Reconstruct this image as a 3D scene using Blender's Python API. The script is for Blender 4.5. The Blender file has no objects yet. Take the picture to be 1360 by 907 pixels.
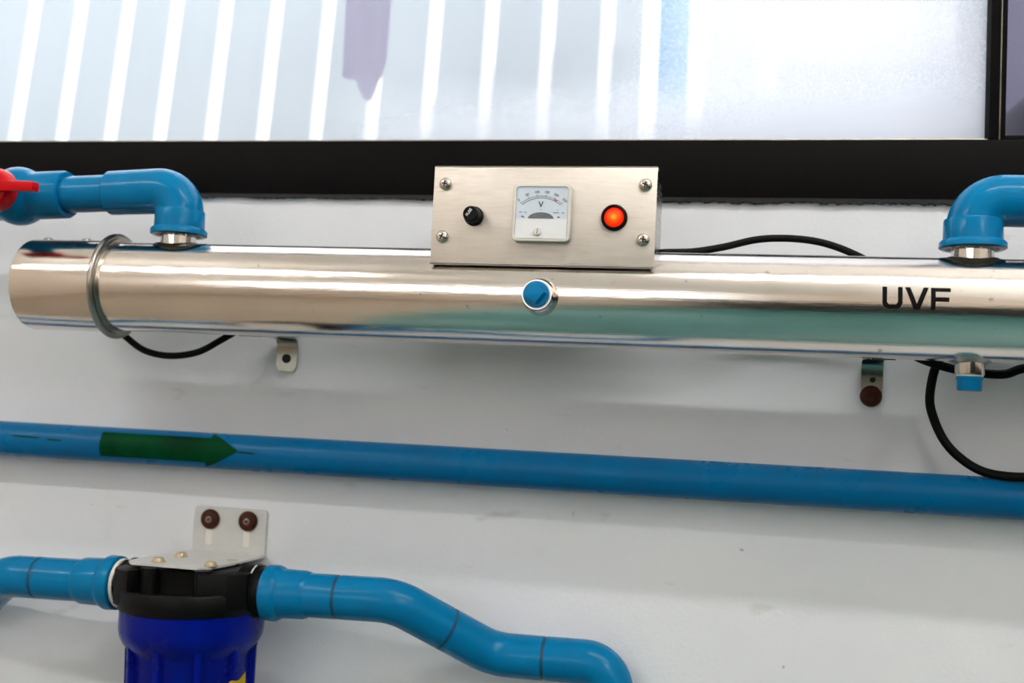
import bpy, bmesh, math, random
from mathutils import Vector, Matrix
random.seed(7)
sc = bpy.context.scene
COL = sc.collection
PI = math.pi

# ------------------------------------------------------------------ camera, world, sun, exposure
cam = bpy.data.cameras.new('camera')
cam.sensor_fit = 'HORIZONTAL'; cam.sensor_width = 36.0
cam.lens = 36.0 * 1500.0 / 1360.0
cam.clip_start = 0.01
camo = bpy.data.objects.new('camera', cam); COL.objects.link(camo)
camo.matrix_world = Matrix((
    (0.97732015, -0.0351529, 0.20882909, 0.19632685),
    (0.20583642, -0.07405486, -0.97578033, -1.0136813),
    (0.04976658, 0.9966344, -0.0651395, 1.3028563),
    (0, 0, 0, 1)))
cam.dof.use_dof = True
cam.dof.focus_distance = 0.885
cam.dof.aperture_fstop = 5.0
sc.camera = camo

world = bpy.data.worlds.new('world'); sc.world = world; world.use_nodes = True
wbg = world.node_tree.nodes['Background']
wbg.inputs[0].default_value = (0.94, 0.975, 1.0, 1); wbg.inputs[1].default_value = 2.55

sun = bpy.data.lights.new('sun', 'SUN'); sun.energy = 4.0; sun.angle = 0.01; sun.color = (1, 0.96, 0.9)
suno = bpy.data.objects.new('sun', sun); COL.objects.link(suno)
suno.rotation_euler = Vector((0.80, 0.0, 0.60)).to_track_quat('Z', 'Y').to_euler()
suno.location = (4, 0, 5)

LAMP_STRENGTH = 70.0
sc.view_settings.view_transform = 'Standard'; sc.view_settings.look = 'None'
sc.view_settings.exposure = 0.32; sc.view_settings.gamma = 1.0; sc.view_settings.use_curve_mapping = False
sc.cycles.use_denoising = True
sc.cycles.max_bounces = 10
sc.cycles.caustics_reflective = False
sc.cycles.caustics_refractive = False

# ------------------------------------------------------------------ materials
def srgb(r, g, b):
    f = lambda c: (c / 255 / 12.92) if c / 255 <= 0.04045 else ((c / 255 + 0.055) / 1.055) ** 2.4
    return (f(r), f(g), f(b), 1)

class NT:
    def schlick(s):
        lw = s.n('ShaderNodeLayerWeight'); lw.inputs[0].default_value = 0.5
        p = s.n('ShaderNodeMath', operation='POWER'); p.inputs[1].default_value = 5.0; s.l(lw.outputs['Facing'], p.inputs[0])
        m = s.n('ShaderNodeMath', operation='MULTIPLY_ADD'); m.inputs[1].default_value = 0.5; m.inputs[2].default_value = 0.03; s.l(p.outputs[0], m.inputs[0])
        return m.outputs[0]
    def __init__(s, name):
        s.m = bpy.data.materials.new(name); s.m.use_nodes = True
        s.t = s.m.node_tree; s.b = s.t.nodes['Principled BSDF']; s.out = s.t.nodes['Material Output']
    def n(s, typ, **kw):
        nd = s.t.nodes.new(typ)
        for k, v in kw.items():
            if k.startswith('i_'): nd.inputs[int(k[2:])].default_value = v
            else: setattr(nd, k, v)
        return nd
    def l(s, a, b): s.t.links.new(a, b)
    def coords(s, scale=(1, 1, 1), kind='Object'):
        tc = s.n('ShaderNodeTexCoord'); mp = s.n('ShaderNodeMapping')
        mp.inputs['Scale'].default_value = scale
        s.l(tc.outputs[kind], mp.inputs[0]); return mp.outputs[0]
    def noise(s, vec, scale, detail=4, rough=0.55):
        nd = s.n('ShaderNodeTexNoise'); nd.inputs['Scale'].default_value = scale
        nd.inputs['Detail'].default_value = detail; nd.inputs['Roughness'].default_value = rough
        s.l(vec, nd.inputs['Vector']); return nd.outputs[0]
    def ramp(s, fac, stops):
        r = s.n('ShaderNodeValToRGB'); e = r.color_ramp.elements
        e[0].position, e[0].color = stops[0]; e[1].position, e[1].color = stops[-1]
        for p, c in stops[1:-1]:
            x = e.new(p); x.color = c
        s.l(fac, r.inputs[0]); return r.outputs[0]
    def mix(s, fac, a, b, blend='MIX'):
        m = s.n('ShaderNodeMix', data_type='RGBA', blend_type=blend)
        for sock, v in ((m.inputs[0], fac), (m.inputs[6], a), (m.inputs[7], b)):
            if hasattr(v, 'is_output'): s.l(v, sock)
            else: sock.default_value = v
        return m.outputs[2]
    def bump(s, h, strength, dist=0.001):
        b = s.n('ShaderNodeBump'); b.inputs['Strength'].default_value = strength; b.inputs['Distance'].default_value = dist
        s.l(h, b.inputs['Height']); s.l(b.outputs[0], s.b.inputs['Normal'])
    def set(s, **kw):
        for k, v in kw.items():
            k = k.replace('_', ' ').title().replace('Ior', 'IOR')
            sock = s.b.inputs[k]
            if hasattr(v, 'is_output'): s.l(v, sock)
            else: sock.default_value = v
        return s
def g(v): return (v, v, v, 1)

def plain(name, col, rough=0.5, metallic=0.0, var=0.06, vscale=60, bump=0.0, bscale=400, spec=0.5):
    t = NT(name); c = t.coords()
    n = t.noise(c, vscale)
    dark = (col[0] * (1 - 2 * var), col[1] * (1 - 2 * var), col[2] * (1 - 2 * var), 1)
    t.set(base_color=t.mix(t.ramp(n, [(0.3, g(0)), (0.7, g(1))]), dark, col), roughness=rough, metallic=metallic, specular_ior_level=spec)
    if bump: t.bump(t.noise(c, bscale), bump, 0.0005)
    return t.m

def steel(name, rough=0.135, col=(0.84, 0.775, 0.72, 1), stretch=(3, 60, 60), bump=0.2, stain=True):
    t = NT(name)
    cs = t.coords(stretch); c = t.coords()
    streak = t.noise(cs, 12, 6, 0.6)
    cloud = t.noise(c, 9, 5, 0.6)
    r = t.n('ShaderNodeMapRange'); r.inputs[1].default_value = 0.3; r.inputs[2].default_value = 0.7
    r.inputs[3].default_value = rough * 0.75; r.inputs[4].default_value = rough * 1.3
    t.l(streak, r.inputs[0])
    base = t.mix(t.ramp(cloud, [(0.35, g(0)), (0.65, g(1))]), (col[0] * 0.88, col[1] * 0.86, col[2] * 0.83, 1), col)
    if stain:
        sp = t.noise(c, 130, 2, 0.5)
        base = t.mix(t.ramp(sp, [(0.70, g(0)), (0.78, g(0.55))]), base, (0.16, 0.10, 0.06, 1))
    t.set(base_color=base, metallic=1.0, roughness=r.outputs[0])
    t.bump(streak, bump, 0.0004)
    return t.m

def wall_paint():
    t = NT('white_wall_paint'); c = t.coords()
    base = t.ramp(t.noise(c, 3.0, 6, 0.6), [(0.3, srgb(222, 224, 228)), (0.7, srgb(233, 234, 237))])
    warm = t.ramp(t.noise(c, 7.0, 5, 0.65), [(0.58, g(0)), (0.78, g(0.35))])
    base = t.mix(warm, base, srgb(212, 205, 194))
    sp = t.ramp(t.noise(c, 75, 2, 0.4), [(0.765, g(0)), (0.80, g(0.6))])
    base = t.mix(sp, base, srgb(120, 112, 104))
    smear = t.ramp(t.noise(t.coords((1, 1, 2.6)), 16, 3, 0.5), [(0.67, g(0)), (0.80, g(0.4))])
    base = t.mix(smear, base, srgb(150, 140, 120))
    t.set(base_color=base, roughness=0.55, specular_ior_level=0.35)
    h = t.mix(0.5, t.noise(c, 260, 4, 0.6), t.noise(c, 35, 3, 0.5))
    t.bump(h, 0.35, 0.0012)
    return t.m

def pvc(name, col, dirt=0.12, rough=0.2):
    t = NT(name); c = t.coords()
    n = t.ramp(t.noise(c, 28, 6, 0.65), [(0.35, g(0)), (0.75, g(1))])
    base = t.mix(n, col, (col[0] + 0.004, col[1] * (1 - dirt), col[2] * (1 - dirt), 1))
    sp = t.ramp(t.noise(c, 160, 2, 0.5), [(0.74, g(0)), (0.8, g(0.35))])
    base = t.mix(sp, base, (0.01, 0.05, 0.09, 1))
    r = t.ramp(n, [(0, g(rough * 0.85)), (1, g(rough * 1.3))])
    t.set(base_color=base, roughness=r, specular_ior_level=0.12)
    t.bump(t.noise(c, 140, 3), 0.06, 0.0004)
    return t.m

M = {}
M['wall'] = wall_paint()
M['frame'] = plain('black_window_frame', srgb(11, 9, 9), 0.55, spec=0.06, var=0.15, vscale=30, bump=0.15, bscale=120)
M['bead'] = plain('aluminium_bead', srgb(150, 145, 130), 0.35, 1.0, var=0.2, vscale=50)
M['sealant'] = plain('black_sealant', srgb(12, 11, 11), 0.45, spec=0.3, var=0.2, vscale=200, bump=0.8, bscale=300)
M['tube'] = steel('stainless_tube')
M['cap'] = steel('stainless_cap', 0.13, (0.80, 0.73, 0.67, 1))
M['ring'] = plain('clamp_ring_steel', (0.40, 0.37, 0.33, 1), 0.28, 1.0, var=0.1, vscale=40)
M['panel'] = steel('brushed_panel', 0.55, (0.76, 0.70, 0.64, 1), (4, 4, 60), 0.05, False)
M['sidepanel'] = steel('box_side_steel', 0.25, (0.55, 0.54, 0.53, 1), (4, 4, 60), 0.05, False)
M['port'] = steel('port_steel', 0.13, (0.66, 0.63, 0.6, 1), (40, 40, 4), 0.15, False)
M['screw'] = steel('screw_steel', 0.22, (0.60, 0.56, 0.50, 1), (30, 30, 30), 0.05, False)
M['bracket'] = steel('bracket_steel', 0.2, (0.33, 0.34, 0.30, 1), (30, 30, 10), 0.1, False)
M['blue'] = pvc('blue_pvc', (0.0, 0.165, 0.36, 1))
M['blue_long'] = pvc('blue_pvc_long', (0.0, 0.130, 0.315, 1), 0.2, 0.3)
M['plug'] = pvc('blue_plug', (0.0, 0.18, 0.40, 1), 0.08, 0.3)
M['groove'] = plain('joint_groove', (0.0, 0.055, 0.12, 1), 0.6)  # darker blue paints the shade inside the joint gaps
M['bowl'] = pvc('dark_blue_bowl', (0.0, 0.008, 0.22, 1), 0.25, 0.25)
M['black_plastic'] = plain('black_plastic', srgb(7, 7, 7), 0.45, spec=0.15, var=0.2, bump=0.2, bscale=500)
M['rubber'] = plain('black_cable', srgb(5, 4, 4), 0.5, spec=0.12, var=0.2)
M['dark'] = plain('recess_black', srgb(10, 9, 8), 0.7)
M['red'] = plain('red_handle', (0.58, 0.0, 0.006, 1), 0.25, var=0.1, spec=0.15)
M['green'] = plain('green_arrow_paint', (0.0, 0.058, 0.018, 1), 0.5, spec=0.05, var=0.25, vscale=25)
M['letter'] = plain('black_lettering', srgb(9, 4, 6), 0.6, spec=0.1)
M['white_bracket'] = plain('white_coated_steel', srgb(204, 204, 200), 0.45, var=0.04)
M['rust'] = plain('brown_screw', srgb(74, 32, 15), 0.5, 0.0, spec=0.2, var=0.25, vscale=250, bump=0.4)
M['washer'] = plain('grey_screw_centre', srgb(150, 130, 120), 0.4, 0.6, var=0.2, vscale=400)
M['tan_bolt'] = plain('tan_bolt', srgb(196, 178, 145), 0.4, 0.35, var=0.1, vscale=200)
M['tape'] = plain('white_thread_tape', srgb(228, 224, 214), 0.6, var=0.05, bump=0.3)
M['yellow'] = plain('yellow_sticker', srgb(240, 205, 10), 0.45)
M['meter_body'] = plain('meter_plastic', srgb(222, 216, 206), 0.25, var=0.03)
M['dial'] = plain('dial_plate', srgb(206, 218, 230), 0.5, var=0.02)
M['frost'] = plain('frosted_cover', srgb(230, 231, 232), 0.4, var=0.03)
M['ink'] = plain('dial_ink', srgb(40, 44, 52), 0.6)
M['redink'] = plain('dial_red_ink', srgb(205, 60, 50), 0.6)
M['white_ink'] = plain('white_print', srgb(235, 235, 235), 0.5)
M['floor'] = plain('green_floor_paint', srgb(78, 134, 134), 0.3, var=0.12, vscale=3)
M['ceiling'] = plain('ceiling_paint', srgb(246, 241, 234), 0.7, var=0.03, vscale=3)
M['room'] = plain('cream_wall_paint', srgb(230, 217, 203), 0.7, var=0.05, vscale=2)
M['dado'] = plain('dark_dado_paint', srgb(40, 34, 30), 0.5, var=0.2, vscale=4)
M['sheet'] = plain('pale_blue_sheet_metal', srgb(176, 186, 194), 0.45, 0.0, var=0.03, vscale=4)
M['lav'] = plain('lavender_cloth', srgb(186, 182, 206), 0.9, var=0.05)
M['outgrey'] = plain('pale_grey_panel', srgb(205, 205, 220), 0.7, var=0.05, vscale=5)
M['outdark'] = plain('grey_lavender_board', srgb(128, 126, 146), 0.7, var=0.05, vscale=5)
M['outwhite'] = plain('white_glare_paint', srgb(246, 246, 246), 0.5, var=0.01)  # white stands in for rib highlights and a bright reflection
M['outblue'] = plain('sky_blue_paint', srgb(30, 150, 205), 0.5, var=0.08, vscale=20)
M['navy'] = plain('navy_sack', srgb(30, 30, 52), 0.7, var=0.1)
M['ground'] = plain('pale_concrete', srgb(178, 176, 170), 0.8, var=0.1, vscale=3)
M['concrete'] = plain('bare_concrete_floor', srgb(176, 164, 148), 0.6, var=0.12, vscale=5)
M['lampbody'] = plain('lamp_housing', srgb(235, 235, 232), 0.4)

def emis(name, col, strength):
    t = NT(name); t.set(base_color=(0.8, 0.8, 0.8, 1), emission_color=col, emission_strength=strength); return t.m
M['lamp'] = emis('fluorescent_tube', (1.0, 0.99, 0.975, 1), LAMP_STRENGTH)

def lens_mat():
    t = NT('red_indicator_lens'); tc = t.n('ShaderNodeTexCoord')
    ln = t.n('ShaderNodeVectorMath', operation='LENGTH'); t.l(tc.outputs['Object'], ln.inputs[0])
    mr = t.n('ShaderNodeMapRange'); mr.inputs[1].default_value = 0.0; mr.inputs[2].default_value = 0.0085
    t.l(ln.outputs['Value'], mr.inputs[0])
    col = t.ramp(mr.outputs[0], [(0.0, (1.0, 0.70, 0.03, 1)), (0.22, (1.0, 0.50, 0.012, 1)), (0.42, (1.0, 0.12, 0.006, 1)), (0.7, (1.0, 0.03, 0.003, 1)), (1.0, (0.75, 0.008, 0.002, 1))])
    t.set(base_color=(0.22, 0.002, 0.001, 1), roughness=0.25, specular_ior_level=0.15, emission_color=col, emission_strength=0.85)
    return t.m
M['lens'] = lens_mat()

def glass_mat():
    # dirty window glass: clear pane with a milky film, thicker low down and towards the right
    t = NT('dirty_window_glass'); c = t.coords()
    sep = t.n('ShaderNodeSeparateXYZ'); t.l(c, sep.inputs[0])
    def mr(sock, a, b, x, y):
        m = t.n('ShaderNodeMapRange', interpolation_type='SMOOTHSTEP')
        for i, v in enumerate((a, b, x, y)): m.inputs[i + 1].default_value = v
        t.l(sock, m.inputs[0]); return m.outputs[0]
    fx = mr(sep.outputs[0], 0.02, 0.24, 0.07, 0.62)
    wob = t.noise(c, 18, 4, 0.6)
    def math_(op, a, b):
        m = t.n('ShaderNodeMath', operation=op, use_clamp=False)
        for i, v in enumerate((a, b)):
            if hasattr(v, 'is_output'): t.l(v, m.inputs[i])
            else: m.inputs[i].default_value = v
        return m.outputs[0]
    zz = math_('ADD', sep.outputs[2], math_('MULTIPLY', wob, 0.05))
    xw = mr(sep.outputs[0], -0.30, -0.05, 0.0, 0.9)
    fz = math_('MULTIPLY', mr(zz, 1.585, 1.66, 0.55, 0.0), xw)
    spk = t.ramp(t.noise(c, 330, 3, 0.6), [(0.48, g(0)), (0.66, g(1))])
    spx = mr(sep.outputs[0], 0.02, 0.16, 0.0, 0.30)
    film = math_('ADD', math_('ADD', fx, fz), math_('MULTIPLY', spk, spx))
    cl = t.n('ShaderNodeClamp'); cl.inputs[2].default_value = 0.93; t.l(film, cl.inputs[0])
    tr = t.n('ShaderNodeBsdfTransparent')
    tl = t.n('ShaderNodeBsdfTranslucent'); tl.inputs[0].default_value = (0.93, 0.94, 0.97, 1)
    df = t.n('ShaderNodeBsdfDiffuse'); df.inputs[0].default_value = (0.85, 0.86, 0.9, 1)
    m0 = t.n('ShaderNodeMixShader'); m0.inputs[0].default_value = 0.08; t.l(tl.outputs[0], m0.inputs[1]); t.l(df.outputs[0], m0.inputs[2])
    m1 = t.n('ShaderNodeMixShader'); t.l(cl.outputs[0], m1.inputs[0]); t.l(tr.outputs[0], m1.inputs[1]); t.l(m0.outputs[0], m1.inputs[2])
    gl = t.n('ShaderNodeBsdfGlossy'); gl.inputs['Roughness'].default_value = 0.05
    m2 = t.n('ShaderNodeMixShader'); t.l(t.schlick(), m2.inputs[0]); t.l(m1.outputs[0], m2.inputs[1]); t.l(gl.outputs[0], m2.inputs[2])
    t.l(m2.outputs[0], t.out.inputs[0])
    return t.m
M['glass'] = glass_mat()
def clear_mat(name, tint):
    t = NT(name)
    tr = t.n('ShaderNodeBsdfTransparent'); tr.inputs[0].default_value = tint
    gl = t.n('ShaderNodeBsdfGlossy'); gl.inputs['Roughness'].default_value = 0.08
    m2 = t.n('ShaderNodeMixShader'); t.l(t.schlick(), m2.inputs[0]); t.l(tr.outputs[0], m2.inputs[1]); t.l(gl.outputs[0], m2.inputs[2])
    t.l(m2.outputs[0], t.out.inputs[0]); return t.m
M['clear'] = clear_mat('clear_meter_cover', (0.97, 0.97, 0.97, 1))
M['glass2'] = clear_mat('tinted_window_glass', (0.82, 0.82, 0.86, 1))

# ------------------------------------------------------------------ mesh helpers
def link(name, mesh, mat, parent=None, smooth=40):
    mesh.name = name
    if mat: mesh.materials.append(M[mat])
    if smooth:
        for p in mesh.polygons: p.use_smooth = True
        mesh.set_sharp_from_angle(angle=math.radians(smooth))
    o = bpy.data.objects.new(name, mesh); COL.objects.link(o)
    if parent: o.parent = parent
    return o
def obj(name, bm, mat, parent=None, smooth=40):
    bmesh.ops.recalc_face_normals(bm, faces=bm.faces)
    me = bpy.data.meshes.new(name); bm.to_mesh(me); bm.free()
    return link(name, me, mat, parent, smooth)
def tag(o, label, cat, group=None, kind=None):
    o['label'] = label; o['category'] = cat
    if group: o['group'] = group
    if kind: o['kind'] = kind
    return o
def struct(o, label, cat):
    o['kind'] = 'structure'; o['label'] = label; o['category'] = cat; return o
def thing(name, label, cat, loc=(0, 0, 0), group=None, rot=None):
    o = bpy.data.objects.new(name, None); COL.objects.link(o); o.location = loc
    o.empty_display_size = 0.02
    if rot: o.rotation_euler = rot
    return tag(o, label, cat, group)
def off(o, d):   # parent coordinates -> local
    return o

def add_box(bm, lo, hi, bevel=0.0, seg=2):
    lo = Vector(lo); hi = Vector(hi)
    r = bmesh.ops.create_cube(bm, size=1, matrix=Matrix.Translation((lo + hi) / 2) @ Matrix.Diagonal((*(hi - lo), 1)))
    if bevel:
        es = {e for v in r['verts'] for e in v.link_edges}
        bmesh.ops.bevel(bm, geom=list(es), offset=bevel, segments=seg, profile=0.5, affect='EDGES')
    return bm
def box(lo, hi, bevel=0.0, seg=2): return add_box(bmesh.new(), lo, hi, bevel, seg)

def frame_of(d):
    d = Vector(d).normalized()
    u = Vector((0, 0, 1)) if abs(d.z) < 0.9 else Vector((1, 0, 0))
    a = d.cross(u).normalized(); b = d.cross(a).normalized(); return d, a, b

def add_lathe(bm, origin, axis, prof, seg=48, close=True):
    """prof: list of (distance along the axis, radius)"""
    o = Vector(origin); d, a, b = frame_of(axis); rings = []
    for t, r in prof:
        c = o + d * t
        if r < 1e-7: rings.append([bm.verts.new(c)])
        else: rings.append([bm.verts.new(c + (a * math.cos(2 * PI * i / seg) + b * math.sin(2 * PI * i / seg)) * r) for i in range(seg)])
    for A, B in zip(rings, rings[1:]):
        for i in range(seg):
            j = (i + 1) % seg
            if len(A) == 1 and len(B) == 1: continue
            if len(A) == 1: bm.faces.new((A[0], B[i], B[j]))
            elif len(B) == 1: bm.faces.new((A[i], A[j], B[0]))
            else: bm.faces.new((A[i], A[j], B[j], B[i]))
    if close:
        for R in (rings[0], rings[-1]):
            if len(R) > 2: bm.faces.new(R)
    return bm
def lathe(origin, axis, prof, seg=48, close=True): return add_lathe(bmesh.new(), origin, axis, prof, seg, close)

def add_sweep(bm, pts, rad, seg=32, cap=True):
    pts = [Vector(p) for p in pts]; n = len(pts)
    rad = rad if isinstance(rad, (list, tuple)) else [rad] * n
    tang = []
    for i in range(n):
        tang.append((pts[min(i + 1, n - 1)] - pts[max(i - 1, 0)]).normalized())
    _, a, b = frame_of(tang[0]); rings = []
    for i in range(n):
        if i:
            q = tang[i - 1].rotation_difference(tang[i]); a = q @ a; b = q @ b
        rings.append([bm.verts.new(pts[i] + (a * math.cos(2 * PI * k / seg) + b * math.sin(2 * PI * k / seg)) * rad[i]) for k in range(seg)])
    for A, B in zip(rings, rings[1:]):
        for i in range(seg):
            j = (i + 1) % seg; bm.faces.new((A[i], A[j], B[j], B[i]))
    if cap:
        bm.faces.new(rings[0]); bm.faces.new(rings[-1])
    return bm
def sweep(pts, rad, seg=32, cap=True): return add_sweep(bmesh.new(), pts, rad, seg, cap)

def rounded(points, radius, step=10):
    """polyline with its corners rounded; straight stretches get a few points"""
    P = [Vector(p) for p in points]
    radius = radius if isinstance(radius, (list, tuple)) else [radius] * (len(P) - 2)
    out = [P[0]]
    for i in range(1, len(P) - 1):
        u = (P[i - 1] - P[i]).normalized(); v = (P[i + 1] - P[i]).normalized()
        ang = u.angle(v); t = radius[i - 1] / math.tan(ang / 2)
        A = P[i] + u * t; B = P[i] + v * t
        cen = P[i] + (u + v).normalized() * (radius[i - 1] / math.sin(ang / 2))
        ca = A - cen; cb = B - cen; th = ca.angle(cb); ax = ca.cross(cb).normalized()
        for k in range(step + 1): out.append(cen + Matrix.Rotation(th * k / step, 3, ax) @ ca)
    out.append(P[-1])
    return out
def catmull(points, n=10):
    P = [Vector(p) for p in points]; P = [P[0] * 2 - P[1]] + P + [P[-1] * 2 - P[-2]]; out = []
    for i in range(1, len(P) - 2):
        for k in range(n):
            t = k / n
            out.append(0.5 * ((2 * P[i]) + (P[i + 1] - P[i - 1]) * t + (2 * P[i - 1] - 5 * P[i] + 4 * P[i + 1] - P[i + 2]) * t * t + (3 * P[i] - P[i - 1] - 3 * P[i + 1] + P[i + 2]) * t ** 3))
    out.append(P[-2]); return out

def cut_path(path, marks, gap):
    """split a dense path where it passes nearest each mark, leaving a small gap"""
    dense = []
    for A, B in zip(path, path[1:]):
        k = max(1, int((B - A).length / 0.0015))
        dense += [A.lerp(B, i / k) for i in range(k)]
    dense.append(path[-1])
    ids = [min(range(len(dense)), key=lambda i: (dense[i] - Vector(m)).length) for m in marks]
    h = max(1, round(gap / 0.0015 / 2)); segs = []; s = 0
    for i in ids:
        segs.append(dense[s:i - h + 1]); s = i + h
    segs.append(dense[s:]); return segs, dense

def prism(poly, y0, y1):
    """polygon in (x, z) extruded from y0 to y1"""
    bm = bmesh.new()
    A = [bm.verts.new((x, y0, z)) for x, z in poly]; B = [bm.verts.new((x, y1, z)) for x, z in poly]
    bm.faces.new(A); bm.faces.new(B); n = len(poly)
    for i in range(n): bm.faces.new((A[i], A[(i + 1) % n], B[(i + 1) % n], B[i]))
    return bm

def text_mesh(body, size, depth=0.00015, bold=0.0):
    cu = bpy.data.curves.new('t', 'FONT'); cu.body = body; cu.size = size; cu.align_x = 'CENTER'; cu.align_y = 'CENTER'
    cu.extrude = depth; cu.offset = bold; cu.resolution_u = 4
    o = bpy.data.objects.new('t', cu); COL.objects.link(o)
    dg = bpy.context.evaluated_depsgraph_get(); dg.update()
    me = bpy.data.meshes.new_from_object(o.evaluated_get(dg))
    bpy.data.objects.remove(o); bpy.data.curves.remove(cu)
    me.materials.clear(); return me
def text(name, body, size, mat, parent, pos, ang=0.0, bold=0.0):
    me = text_mesh(body, size, 0.00015, bold)
    me.transform(Matrix.Translation(pos) @ Matrix.Rotation(ang, 4, 'Y') @ Matrix.Rotation(PI / 2, 4, 'X'))
    return link(name, me, mat, parent, 0)

def wrap_poly(poly, yc, zc, r, holes_z=0.0006):
    """flat polygon (x, dz along the arc) laid on the front of a cylinder running along X"""
    bm = bmesh.new(); vs = [bm.verts.new((x, 0, z)) for x, z in poly]; bm.faces.new(vs)
    z0 = min(p[1] for p in poly); z1 = max(p[1] for p in poly); k = 14
    for i in range(1, k):
        z = z0 + (z1 - z0) * i / k
        bmesh.ops.bisect_plane(bm, geom=bm.verts[:] + bm.edges[:] + bm.faces[:], plane_co=(0, 0, z), plane_no=(0, 0, 1))
    ext = bmesh.ops.extrude_face_region(bm, geom=bm.faces[:])
    top = {v for v in ext['geom'] if isinstance(v, bmesh.types.BMVert)}
    for v in bm.verts:
        rr = r + (0.00012 if v in top else -0.0002)
        th = v.co.z / r
        v.co = Vector((v.co.x, yc - rr * math.cos(th), zc + rr * math.sin(th)))
    return bm

# ------------------------------------------------------------------ the room
WX0, WX1, WZ0, WZ1 = -1.25, 1.0, 1.5035, 2.30     # window opening
bm = bmesh.new()
add_box(bm, (-2.6, 0, 0), (2.6, 0.12, WZ0)); add_box(bm, (-2.6, 0, WZ1), (2.6, 0.12, 2.8))
add_box(bm, (-2.6, 0, WZ0), (WX0, 0.12, WZ1)); add_box(bm, (WX1, 0, WZ0), (2.6, 0.12, WZ1))
struct(obj('wall_back', bm, 'wall', None, 0), 'white painted wall below the window carrying the pipes', 'wall')
struct(obj('floor', box((-0.62, -4.5, -0.1), (2.6, 0, 0)), 'floor', None, 0), 'green painted floor mirrored in the steel tube', 'floor')
struct(obj('floor', box((-2.6, -4.5, -0.1), (-0.62, 0, 0)), 'concrete', None, 0), 'pale bare concrete floor mirrored in the left end of the tube', 'floor')
struct(obj('ceiling', box((-2.72, -4.62, 2.8), (2.72, 0.12, 2.9)), 'ceiling', None, 0), 'cream ceiling mirrored along the top of the steel tube', 'ceiling')
struct(obj('wall_right', box((2.6, -4.5, 0), (2.72, 0.12, 2.8)), 'room', None, 0), 'cream side wall to the right of the camera', 'wall')
struct(obj('wall_left', box((-2.72, -4.5, 0), (-2.6, 0.12, 2.8)), 'room', None, 0), 'cream side wall to the left of the camera', 'wall')
bm = box((-2.72, -4.62, 0), (2.72, -4.5, 1.65)); add_box(bm, (-2.72, -4.62, 2.62), (2.72, -4.5, 2.8))   # opening added above head height to let in fill daylight
add_box(bm, (-2.72, -4.62, 1.65), (-2.45, -4.5, 2.62)); add_box(bm, (0.0, -4.62, 1.65), (2.72, -4.5, 2.62))
struct(obj('wall_rear', bm, 'room', None, 0), 'cream wall behind the camera with an open band added for fill daylight', 'wall')
struct(obj('trim_1', box((-0.2, -4.5, 0.0), (2.6, -4.48, 1.55), 0.004), 'dado', None, 0), 'dark lower band on the wall behind the camera', 'trim')
struct(obj('trim_2', box((2.58, -4.48, 0.0), (2.6, 0, 1.15), 0.004), 'dado', None, 0), 'dark lower band on the right side wall', 'trim')

# window frame and panes
win = bpy.data.objects.new('window_1', None); COL.objects.link(win); win.location = (0, 0, 0)
struct(win, 'wide dirty window in a black frame above the steel tube', 'window')
obj('bottom_rail', box((WX0, -0.004, WZ0), (WX1, 0.06, 1.5575), 0.0015), 'frame', win)
obj('top_rail', box((WX0, -0.004, 2.25), (WX1, 0.06, WZ1), 0.0015), 'frame', win)
obj('side_rail', box((WX0, -0.004, 1.5575), (WX0 + 0.05, 0.06, 2.25), 0.0015), 'frame', win)
obj('mullion', box((0.3865, -0.003, 1.5575), (0.3945, 0.05, 2.25), 0.001), 'frame', win)
obj('glazing_bead', box((WX0 + 0.05, 0.0, 1.5575), (0.3865, 0.004, 1.5592), 0.0004), 'bead', win)
obj('mullion_bead', box((0.3945, -0.003, 1.5575), (0.3957, 0.0, 2.25), 0.0003), 'bead', win)
obj('pane', box((WX0 + 0.05, 0.016, 1.5575), (0.387, 0.019, 2.25)), 'glass', win, 0)
top = []; bot = []
x = WX0
while x < WX1:                                          # ragged bead of sealant under the rail
    top.append((x, 1.5050)); big = 0.0022 if -0.1 < x else 0.0010
    bot.append((x, 1.5030 - 0.0006 - random.random() ** 2 * big - 0.0007 * math.sin(x * 41) ** 2)); x += 0.0022
obj('sealant', prism(top + bot[::-1], -0.0052, 0.001), 'sealant', win, 0)
win2 = bpy.data.objects.new('window_2', None); COL.objects.link(win2)
struct(win2, 'narrow strip of grey window beyond the black mullion at far right', 'window')
obj('sash_stile', box((0.3957, -0.002, 1.5575), (0.4000, 0.045, 2.25), 0.0008), 'frame', win2)
obj('bottom_rail', box((0.4000, 0.0, 1.5575), (WX1 - 0.05, 0.04, 1.5620), 0.0008), 'frame', win2)
obj('side_rail', box((WX1 - 0.05, -0.004, 1.5575), (WX1, 0.06, 2.25), 0.0015), 'frame', win2)
obj('pane', box((0.4000, 0.02, 1.562), (WX1 - 0.05, 0.023, 2.25)), 'glass2', win2, 0)

# ceiling lamps
def lamp(loc, label, turn=0.0):
    t = thing('ceiling_lamp', label, 'lamp', loc, 'ceiling lamps', rot=(0, 0, turn))
    obj('housing', box((-0.02, -0.62, 0.0), (0.02, 0.62, 0.04), 0.004), 'lampbody', t)
    obj('lamp_tube', lathe((0, -0.59, -0.025), (0, 1, 0), [(0, 0.010), (0.004, 0.014), (1.176, 0.014), (1.18, 0.010)], 16), 'lamp', t)
    for y in (-0.5, 0.5): obj('suspension_rod', lathe((0, y, 0.04), (0, 0, 1), [(0, 0.004), (2.76 - loc[2], 0.004)], 10), 'lampbody', t)
    for y in (-0.6, 0.6): obj('lamp_holder', box((-0.015, y - 0.012, -0.045), (0.015, y + 0.012, 0.0), 0.003), 'lampbody', t)
lamp((0.70, -0.78, 2.46), 'ceiling strip lamp nearer the window wall on the right', PI / 2)
lamp((1.30, -1.95, 2.46), 'ceiling strip lamp farther from the window wall on the right')

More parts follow.
